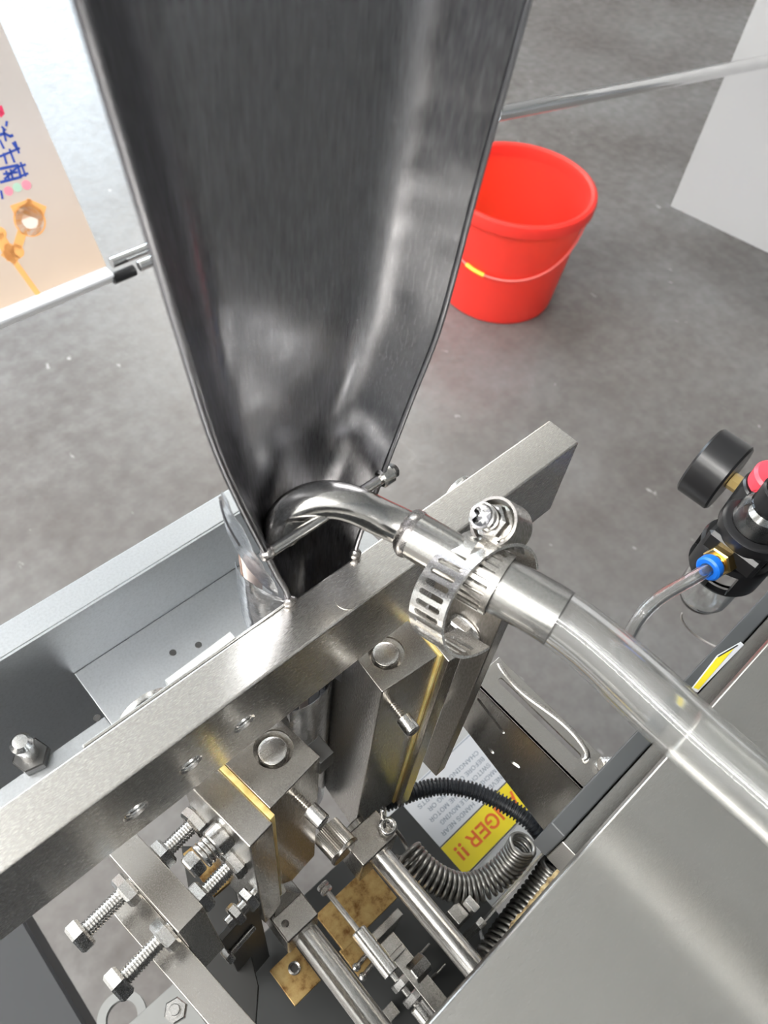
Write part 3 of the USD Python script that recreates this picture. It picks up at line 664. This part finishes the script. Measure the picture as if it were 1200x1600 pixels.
# ------------------------------------------------------------------ conduit, coil springs and what lies between them
zc = -400
cp = spline([U(585, 1262, zc), U(640, 1240, zc), U(690, 1229, zc), U(740, 1236, zc), U(790, 1258, zc), U(832, 1288, zc), U(858, 1325, zc - 8), U(868, 1360, zc - 25)], 420)
cr = 3.9 + .55 * np.sign(np.sin(np.arange(420) / 420 * 2 * PI * 62)) 
single('corrugated_conduit', tube(cp, cr, 22), mat_rubber, 'black corrugated conduit arching over the warning sign', 'conduit', 25)
zk = -405
s1 = coil([U(636, 1328, zk), U(655, 1352, zk), U(690, 1378, zk - 2), U(732, 1388, zk - 4), U(772, 1372, zk - 2), U(800, 1345, zk + 4), U(818, 1318, zk + 14)], 6.2, 1.25, 27)
sp = Thing('coil_spring', 'grey coil spring curving in front of the warning sign', 'spring', U(730, 1385, zk - 10))
sp.part('coil', s1, mat_spring, 40)
sp.part('hook', tube(spline([U(640, 1335, zk), U(628, 1310, zk + 2), U(617, 1296, zk + 10), U(610, 1288, zk + 30)], 24), .95, 10), mat_spring, 40)
zk = -415
s2 = coil([U(765, 1500, zk), U(790, 1462, zk), U(822, 1418, zk), U(850, 1380, zk + 3), U(868, 1352, zk + 10)], 6.6, 1.3, 19)
single('coil_spring', s2, mat_spring, 'straight grey coil spring lying along the worktop edge', 'spring', 40)
a, b = U(748, 1448, -395), U(872, 1306, -395)
n_ = np.array([b[1] - a[1], a[0] - b[0], 0]); n_ /= np.linalg.norm(n_)
single('divider_sheet', hull([p + n_ * t + [0, 0, z] for p in (a, b) for t in (0, .9) for z in (0, -50)]), mat_zinc, 'thin upright steel divider between the two coil springs', 'divider', False)
a, b = U(806, 1456, -380), U(892, 1352, -380)
f1 = []
for i in range(9):
    p = a + (b - a) * (i + .5) / 9
    f1.append(blob(p + [0, 0, -3], (4.6, 3.6, 3.4), 20 + i))
single('foam_strip', f1, M('yellowed_foam', {**pos_noise(260, 4, .6, tag='n')[0], 'c': ('rgb_ramp', {'ramp': [(.38, (.22, .15, .09)), (.52, (.62, .46, .22)), (.68, (.78, .66, .40))]}), 'p': ('principled_bsdf', {'roughness': .8})}, pos_noise(260, 4, .6, tag='n')[1] + [('n.fac', 'c.fac'), ('c.color', 'p.base_color')]), 'crumbly yellowed foam strip squeezed along the worktop edge', 'foam', True)
tp = spline([U(752, 1452, -412), U(756, 1470, -412), U(766, 1484, -414), U(776, 1494, -420)], 20)
m = []
for p, q in zip(tp[:-1], tp[1:]): m.append(hull([v + [0, 0, h] for v in (p, q) for h in (0, -5)] + [v + [1.0, .5, h] for v in (p, q) for h in (0, -5)]))
single('tape_scrap', m, mat_paper, 'curled scrap of white tape beside the straight spring', 'tape', True)
for i, (px, py, w, h, d) in enumerate(((716, 1426, 7, 8, -408), (738, 1412, 4, 7, -400), (752, 1442, 4, 4, -404))):
    q = U(px, py, d)
    single('spring_anchor', box(q[0] - w / 2, q[0] + w / 2, q[1] - h / 2, q[1] + h / 2, -464, d, .5), (mat_steel, mat_zinc, mat_zinc)[i], ['square steel anchor block below the curved spring', 'bright steel anchor post under the bottom of the curved spring', 'small bright anchor post at the foot of the divider sheet'][i], 'anchor', 25)

# ------------------------------------------------------------------ tray behind the bar at left
tr = Thing('collecting_tray', 'wide grey sheet steel tray behind the cross bar at left', 'tray', (20, 150, -346))
tr.part('rim_flange', box(-160, 178, 190.5, 204, -302, -300, .4), mat_tray, 25)
tr.part('back_wall', box(-160, 178, 189.3, 190.6, -480, -300.4, .3), mat_tray, 25)
f0 = U(124, 1064, -342); f1_ = U(150, 1105, -342)
tr.part('floor_sheet', box(f0[0], 178, 152, 189.2, -344, -342, .4), mat_tray, 25)
tr.part('front_sheet', box(-160, f0[0] - .2, 152, f1_[1] - 6, -344, -342, .4), mat_tray, 25)
q = U(52, 1185, -342)
tb = Thing('tray_bolt', 'blurred upright bolt with a round head on the tray at the left edge', 'bolt', q)
tb.part('shank', cyl(q, q + [0, 0, 16], 3.6, None, 24), mat_zinc)
tb.part('nut', hexa(q + [0, 0, .1], q + [0, 0, 5], 13, .3), mat_dark, 22)
tb.part('cap', lathe([(0, 16), (4.6, 16), (4.6, 18), (3, 20), (0, 20.4)], q, (0, 0, 1), 24), mat_zinc)
for i, (px, py) in enumerate(((310, 1008), (152, 1122), (270, 1020))):
    q = U(px, py, -342)
    single('tray_hole_plug', cyl(q, q + [0, 0, .5], 1.6, None, 18, .1), mat_dark, ['dark plug in the tray floor nearest the chute', 'dark plug in the tray floor near the upright bolt', 'faint dark plug in the middle of the tray floor'][i], 'plug')

# ------------------------------------------------------------------ film guides just behind the bar
for i, (px, py, r) in enumerate(((228, 1112, 7.5), (716, 768, 6.0))):
    q = UP(px, py, (0, 84.2, 0), (0, 1, 0))
    single('guide_disc', cyl(q + [0, -.6, 0], q + [0, .8, 0], r, None, 40, .2), mat_zinc, ['thin steel disc edge peeping over the bar at left', 'thin steel disc edge peeping over the bar right of the chute'][i], 'disc', 30)
a, b = UP(262, 1068, (0, 84, 0), (0, 1, 0)), UP(364, 992, (0, 84, 0), (0, 1, 0))
single('film_edge', hull([p + [0, y, z] for p in (a, b) for y in (-1, 1.2) for z in (0, -14)]), plastic('pale_grey_plastic', (.33, .34, .34), .4), 'pale strip lying behind the bar left of the chute', 'strip', 30)
a, b = UP(130, 1168, (0, 83.2, 0), (0, 1, 0)), UP(452, 938, (0, 83.2, 0), (0, 1, 0))
single('backing_strip', box(a[0], b[0] - 1, 82.5, 83.3, -215, -180.6, .2), mat_steel, 'thin steel strip behind the bar from the tray to the chute', 'strip', 25)

# crumpled film wrapped round the left side of the chute
def film_sheet(edge_top, edge_bot, n=26, m_=14, seed=1, amp=.35):
    A, B = spline(edge_top, n), spline(edge_bot, n); V, T = [], []
    for k in range(m_):
        V.append(A + (B - A) * k / (m_ - 1))
    V = np.array(V)
    V += (np.stack([meshkit.fbm(V / 7. + s, 3, seed + s) for s in (0, 11, 23)], -1) - .5) * amp * 2
    V = V.reshape(-1, 3)
    for k in range(m_ - 1):
        for i in range(n - 1):
            a = k * n + i; T += [(a, a + 1, a + n), (a + 1, a + n + 1, a + n)]
    f = trimesh.Trimesh(V, T, process=False); nn = f.vertex_normals * .06
    o = len(V); W = np.vstack([V + nn, V - nn]); Q = T + [tuple(x + o for x in t[::-1]) for t in T]
    rim = [i for i in range(n - 1)]
    for i in range(n - 1):
        Q += [(i, o + i, i + 1), (i + 1, o + i, o + i + 1)]; j = (m_ - 1) * n + i; Q += [(j, j + 1, o + j), (j + 1, o + j + 1, o + j)]
    return trimesh.Trimesh(W, Q, process=False)
def PY(px, py, y): return UP(px, py, (0, y, 0), (0, 1, 0))
pf = Thing('packaging_film', 'crumpled silver packaging film curling round the left side of the chute foot', 'film', PY(400, 900, 88))
pf.part('upper_curl', film_sheet([PY(345, 768, 84), PY(365, 802, 83.8), PY(388, 844, 83.6), PY(410, 882, 83.5), PY(434, 920, 83.4)], [PY(343, 780, 97), PY(351, 815, 96), PY(364, 850, 94), PY(388, 888, 90), PY(434, 930, 84)], seed=3, amp=.5), mat_foil, True)
pf.part('slit_lip', tube(spline([PY(344, 781, 90), PY(350, 806, 88), PY(362, 832, 86), PY(374, 852, 84.6)], 24), .28, 8), mat_ink, True, 'dark open slit in the film')
pf.part('lower_curl', film_sheet([PY(367, 878, 93), PY(378, 900, 89), PY(402, 918, 86), PY(444, 940, 83.4)], [PY(378, 955, 99), PY(390, 985, 96), PY(412, 990, 89), PY(448, 960, 83.6)], seed=9, amp=.5), mat_foil, True)
pf.part('inner_layer', film_sheet([PY(364, 815, 97), PY(376, 850, 95), PY(390, 880, 92), PY(410, 905, 90)], [PY(378, 905, 99), PY(386, 950, 98), PY(396, 975, 95), PY(410, 985, 93)], seed=5, amp=.5), mat_pinkpaper, True, 'pinkish inner side of the film')
fo = [(73.7 + 13.0 * math.cos(a), 91.0 + 8.0 * math.sin(a)) for a in np.linspace(0, 2 * PI, 41)[:-1]]
fi = [(73.7 + 12.7 * math.cos(a), 91.0 + 7.7 * math.sin(a)) for a in np.linspace(0, 2 * PI, 41)[:-1]]
a, b, c = PY(468, 1098, 88), PY(482, 1092, 88), PY(497, 1084, 88)
pf.part('film_back', box(a[0], b[0], 88, 88.4, -420, -200, .1), mat_pinkpaper, False, 'pinkish strip of film below the bar')
pf.part('film_margin', box(b[0] + .05, c[0], 87.6, 88.0, -420, -200, .1), mat_paper, False, 'white margin of the film below the bar')
pf.part('film_tube', prism(sg.Polygon(fo, [fi]), -400, -262.4), mat_foil, 40)

# ------------------------------------------------------------------ red bucket
bc = np.array([1183., 808.])
bk = Thing('red_bucket', 'red plastic bucket standing on the floor to the right of the chute', 'bucket', (*bc, FL))
B0 = (*bc, FL)
bk.part('body', lathe([(0, 3), (108, 3), (117, .5), (119.5, 3), (121, 12), (139, 216), (139, 222), (135.6, 222), (118, 14), (112, 8), (0, 8)], B0, (0, 0, 1), 96), mat_red, 35)
bk.part('rim', lathe([(135.4, 236), (137, 243), (143, 246), (149, 243), (150.5, 236), (150, 222), (147.5, 221), (147, 234), (141, 235), (138.6, 221), (135.4, 221), (135.4, 236)], B0, (0, 0, 1), 96), mat_red, 35)
va = math.atan2(-bc[1], -bc[0])                           # towards the camera
def bail(a0, a1, n=40):
    out = []
    for t in np.linspace(a0, a1, n):
        z = 118 + 95 * (abs(t) / (PI / 2)) ** 2.2
        r = 121 + (z - 12) / 204 * 18 + 3.6
        out.append((bc[0] + r * math.cos(va + t), bc[1] + r * math.sin(va + t), FL + z))
    return out
hd_ = bk.part('handle', tube(bail(-1.57, 1.57, 80), 2.2, 12), plastic('pale_red_wire', (.80, .16, .14), .35), 40, 'thin wire handle lying against the side')
bk.part('handle_grip', tube(bail(-.50, -.20, 20), 4.0, 14), mat_yellow, 40, 'yellow grip sleeve on the wire', under=hd_)

# ------------------------------------------------------------------ printed film web at left with its roller and rods
zf, yf = -500.0, 640.0
fn = np.array([0, -185, 99.]); fn /= np.linalg.norm(fn); fup = np.array([0, 99, 185.]); fup /= np.linalg.norm(fup)
fp0 = np.array([0, yf, zf])
def FP(px, py, o=0): return UP(px, py, fp0, fn) + fn * o
web = Thing('printed_film_web', 'cream printed packaging film rising from a white roller at the left edge', 'film', (150, yf, zf))
c_ = FP(163, 408); x1 = c_[0]
w0 = np.array([x1, yf, zf]); L = 420
web.part('sheet', hull([(x, *(fp0 + fup * t - fn * o)[1:]) for x in (-150, x1) for t in (0, L) for o in (.05, .9)]), mat_film, False)
ST = dict(blue=[], red=[], pink=[], green=[], orange=[], cream=[])
def C(x, y): return (x / 4.2125, 120 + y / 4.2125)
def stroke(kind, w, *pts): ST[kind] += ribbon([FP(*C(*p), .05) for p in pts], w, fn)
for pts in (((4, 694), (136, 660), (116, 582), (0, 606)), ((30, 672), (108, 600)), ((24, 640), (112, 628)), ((70, 612), (84, 672)), ((40, 622), (58, 668)),      # lower character
            ((136, 566), (168, 652)), ((122, 592), (166, 578)), ((142, 652), (182, 636)),
            ((0, 524), (126, 470)), ((24, 506), (42, 570)), ((62, 478), (94, 560)), ((98, 428), (124, 500)), ((108, 470), (84, 436)),                           # middle character
            ((0, 420), (24, 470)), ((0, 382), (28, 372), (66, 392), (82, 386)), ((20, 336), (38, 420)), ((34, 350), (12, 330)), ((44, 296), (40, 322)),          # upper character
            ((6, 752), (16, 800))):
    stroke('blue', 2.3 if len(pts) > 2 else 1.9, *pts)
stroke('red', 4, (0, 200), (12, 236), (0, 250))
def disc(kind, x, y, r, n=18, o=.05, ring=None):
    c = FP(*C(x, y), o); ax_ = [np.array([1., 0, 0]), fup]
    R0 = r / 4.2125 / 1.55
    if ring:
        p = sg.Point(0, 0).buffer(R0, quad_segs=n).difference(sg.Point(0, 0).buffer(R0 - ring, quad_segs=n))
    else: p = sg.Point(0, 0).buffer(R0, quad_segs=n)
    m = prism(p, 0, .12); T = np.eye(4); T[:3, 0], T[:3, 1], T[:3, 2], T[:3, 3] = ax_[0], ax_[1], fn, c
    if np.linalg.det(T) < 0: T[:3, 0] *= -1
    m.apply_transform(T); ST[kind].append(m)
disc('pink', 174, 712, 27); disc('green', 114, 728, 25, ring=4); disc('pink', 56, 752, 25, ring=5)
disc('orange', 196, 946, 92, ring=7); disc('cream', 196, 950, 82); stroke('orange', 14, (120, 890), (196, 862), (262, 890))
disc('orange', 0, 1030, 36); disc('orange', 60, 1130, 30); disc('orange', 112, 1150, 40); stroke('orange', 10, (0, 1060), (70, 1180)); stroke('orange', 8, (140, 1040), (118, 1110))
stroke('orange', 5, (84, 1200), (246, 1424)); stroke('orange', 9, (40, 1160), (96, 1200))
for k, nm, mt in (('blue', 'blue_lettering', mat_ink_blue), ('red', 'red_lettering', mat_ink_crimson), ('pink', 'pink_flower', mat_ink_pink), ('green', 'green_flower', mat_ink_green), ('orange', 'orange_print', mat_ink_orange), ('cream', 'pale_print', mat_ink_cream)):
    web.part(nm, ST[k], mt, False)
web.part('bottom_turn', box(-150, x1, yf - 14, yf + 6, zf - 5, zf - .5, 1), mat_paper, False, 'white turned edge of the film')
ro = Thing('film_roller', 'thin white roller with a black end under the printed film', 'roller', (100, yf, zf - 12))
ro.part('tube', cyl((-150, yf, zf - 12), (x1 + 1, yf, zf - 12), 6.5, None, 28, .5), mat_white)
ro.part('end_cap', cyl((x1 + 1, yf - 5, zf - 13), (x1 + 26, yf - 5, zf - 13), 5.6, None, 24, .5), mat_black)
for i, o in enumerate((0, -20)):
    single('guide_rod', cyl((x1 + (8 if i == 0 else 27), yf + 6 + o, zf - 4), (800, yf + 6 + o, zf - 4), 5.2, None, 28), mat_chrome, ['chrome guide rod behind the chute, farther of the two beside the film', 'chrome guide rod behind the chute, nearer of the two beside the film'][i], 'rod')
ra_, rb_ = U(776, 178, -450), U(1270, 82, -450)
single('frame_rod', cyl(ra_, rb_, 8.4, None, 32), mat_chrome, 'long chrome rod crossing in front of the grey panel at upper right', 'rod')
kp_ = 1.5
pc, pd = np.array([847.9, 363.4, -500]) * kp_, np.array([864.8, 241, -500]) * kp_
dr = (pd - pc); dr /= np.linalg.norm(dr); nr = np.array([dr[1], -dr[0], 0])
single('hanging_panel', hull([pc + dr * t + [0, 0, z] + nr * o for t in (0, 700) for z in (0, 900) for o in (0, -6)]), mat_panel, 'plain grey white panel hanging over the floor at upper right', 'panel', False)

# ------------------------------------------------------------------ air service unit at right
zg = -270.0
ax0 = U(1087, 940, -306)                                   # bottom of the bowl
cxy = ax0[:2]
au = Thing('air_service_unit', 'black air regulator and lubricator with a gauge and clear bowl at the right edge', 'air regulator', (*cxy, -306))
def zat(py_target):                                        # height on the unit's upright axis seen at this row
    zs_ = np.linspace(-330, -180, 1500); P = np.stack([np.full(1500, cxy[0]), np.full(1500, cxy[1]), zs_], 1) @ R
    return zs_[np.argmin(abs(P[:, 1] / P[:, 2] * F + 800 - py_target))]
z1, z2, z3, z4, z5 = zat(882), zat(856), zat(838), zat(804), zat(768)
A0 = (*cxy, 0)
au.part('bowl', lathe([(0, -306), (5, -305), (9.5, -301.5), (11.6, -296), (12.4, z1), (11.0, z1), (10.3, -296), (8.4, -300.4), (4.6, -303.5), (0, -304.4)], A0, (0, 0, 1), 40), mat_bowl, 40)
m = man(lathe([(12.6, z1 - 3), (14.6, z1 - 3), (15.6, z1 - 1), (15.6, z2), (14.6, z2 + 1.5), (12.6, z2 + 1.5), (12.6, z1 - 3)], A0, (0, 0, 1), 48))
for k in range(4):
    a = .3 + k * PI / 2; m = m - man(move(rotz(box(10, 22, -4.5, 4.5, z1 - 1, z2 - 1, .6), math.degrees(a)), (*cxy, 0)))
au.part('bowl_guard', m, mat_black, 35)
au.part('body', box(cxy[0] - 13, cxy[0] + 80, cxy[1] - 12, cxy[1] + 12, z2 + 1, z3 + 3, 1.5), mat_black, 30)
au.part('sight_collar', lathe([(0, z3 + 2), (13.5, z3 + 2), (14, z3 + 4), (14, z3 + 8), (12.5, z3 + 9), (0, z3 + 9)], A0, (0, 0, 1), 40), mat_black, 35)
au.part('sight_dome', lathe([(10.5, z3 + 9), (10.8, z3 + 10), (9.8, z4 + 4), (7, z4 + 7), (6, z4 + 7), (8.8, z4 + 3), (9.6, z3 + 10), (9.6, z3 + 9), (10.5, z3 + 9)], A0, (0, 0, 1), 40), mat_bowl, 40)
au.part('sight_core', lathe([(0, z3 + 9), (5, z3 + 9), (6.5, z4), (3.5, z4 + 5), (0, z4 + 5)], A0, (0, 0, 1), 24), mat_zinc, 35)
au.part('adjuster_cap', lathe([(0, z4 + 5), (7.6, z4 + 5), (7.8, z5), (6.9, z5 + .6), (6.0, z5), (6.0, z5 - 4), (0, z5 - 4)], A0, (0, 0, 1), 36), mat_black, 35)
qe = U(1106, 889, z2 + 3); d = qe - np.array([*cxy, z2 + 3]); d[2] += 1.5; d /= np.linalg.norm(d); q = qe - d * 11.5
ft = au.part('brass_elbow', [hexa(q - d * 2, q + d * 6, 11.5, .2), cyl(q + d * 6, q + d * 8, 4.6)], mat_brass_clean, 25)
au.part('push_collar', lathe([(2.9, 8), (5.0, 8), (5.4, 9), (5.4, 11.5), (4.6, 12.3), (2.9, 12.3), (2.9, 8)], q, d, 32), mat_blue, 35, under=ft)
tpts = [q + d * 8, q + d * 14, U(1068, 912, -262), U(1030, 935, -264), U(1002, 962, -268), U(985, 990, -276), U(968, 1030, -290), U(950, 1080, -312)]
single('air_tube', tube(spline(tpts, 60), 2.8, 20, 1.8), mat_hose, 'thin clear air tube running from the blue fitting down under the hose', 'tube', True)
g0 = np.array([378.0, 74.0, -380]) * (zg / -380) + 0; 
fl, fr_ = U(1059, 752, zg), U(1120, 680, zg); gc = (U(1059, 752, zg) + U(1171, 713, zg)) / 2 + [0, 0, 0]
gax = np.array([.05, -1, 0.]); gax /= np.linalg.norm(gax)
gl = 16.5; gr = 17.5
gc = U(1117, 733, zg)
ga = au.part('gauge_case', lathe([(0, -gl / 2 + 1.5), (gr - 2, -gl / 2 + 1.5), (gr - 1, -gl / 2), (gr, -gl / 2 + 1), (gr, gl / 2 - 1), (gr - 1, gl / 2), (0, gl / 2)], gc, gax, 56), mat_black, 35)
e = gc + gax * (gl / 2); e2 = e + gax * 12
au.part('gauge_stem', cyl(e, e2, 4.2, None, 8, .3), mat_brass_clean, 25, under=ga)
au.part('gauge_elbow', box(e2[0] - 6, e2[0] + 30, e2[1] - 14, e2[1] + 3, zg - 12, zg + 8, 2), mat_black, 30)
au.part('white_joint', blob(e2 + [8, -3, 9], (6, 4, 4), 31), mat_white, True)
kq = U(1217, 744, -232)
au.part('knob_base', cyl(kq + [0, 0, -34], kq + [0, 0, -8], 10.5, None, 36, .8), mat_black, 35)
au.part('red_knob', cyl(kq + [0, 0, -8], kq + [0, 0, 0], 9.5, None, 36, 1.2), mat_redknob, 35)
single('oil_line', tube(spline([U(1066, 958, -318), U(1075, 982, -330), U(1098, 1000, -335), U(1122, 1012, -330)], 30), .55, 8), plastic('grey_tube_plastic', (.38, .35, .33), .4), 'thin grey line trailing from the clear bowl to the rail', 'tube', True)

ec = Thing('equipment_cabinet', 'dark grey equipment cabinet left of the worktop, seen only as reflections', 'cabinet', (-650, -600, FL))
ec.part('body', box(-1100, -230, -1000, -190, FL, -20, 4), mat_grey, 25)
ec.part('door', box(-229.5, -226, -900, -300, FL + 120, -120, 1), mat_grey, 25)
# ------------------------------------------------------------------ low frame parts at lower left
q0, q1 = U(42, 1440, -640), U(130, 1600, -640)
w_ = 60
xr_ = (q0[0] + q1[0]) / 2
single('floor_beam', box(xr_ - 46, xr_, 40, 420, -690, -640, 2), mat_grey, 'dark grey painted frame beam low at the lower left', 'frame beam', 25)
q = U(190, 1590, -560)
fp_ = Thing('foot_plate', 'pale steel plate with a round opening below the long bolts', 'plate', q)
m = man(prism(sg.Point(q[0], q[1]).buffer(14).difference(sg.Point(q[0], q[1]).buffer(9)), -566, -560))
mat_midgrey = plastic('mid_grey_paint', (.27, .275, .27), .45)
fp_.part('ring', m, mat_midgrey, 30)
q2 = U(245, 1560, -470)
fp_.part('plate', box(q2[0] - 20, q2[0] + 12, q2[1] - 30, q2[1], -474, -470, .4), mat_midgrey, 25)
q = U(276, 1580, -420)
t = Thing('lock_nut', 'small square nut below the bracket foot at the lower left', 'nut', q)
t.part('nut', hexa(q, q + [0, 0, 5], 9, .3), mat_zinc, 22)
t.part('stud', cyl(q + [0, 0, -6], q + [0, 0, 8], 2.4, None, 18), mat_zinc, 30)
hz = spline([U(383, 1490, -420), U(368, 1520, -418), U(360, 1550, -420), U(372, 1585, -425), U(395, 1610, -430)], 40)
single('base_plate', slab([U(*p, -405) for p in ((283, 1322), (352, 1322), (404, 1540), (400, 1600), (338, 1600), (300, 1420))], -411, -405, .4), plastic('dark_base_paint', (.03, .03, .029), .5, specular_ior_level=.3), 'dark base plate below the long bolts beside the left jaw', 'plate', 25)
single('black_hose', tube(hz, 2.6, 16), mat_black, 'thin curved black hose between the bracket and the left shaft', 'hose', True)
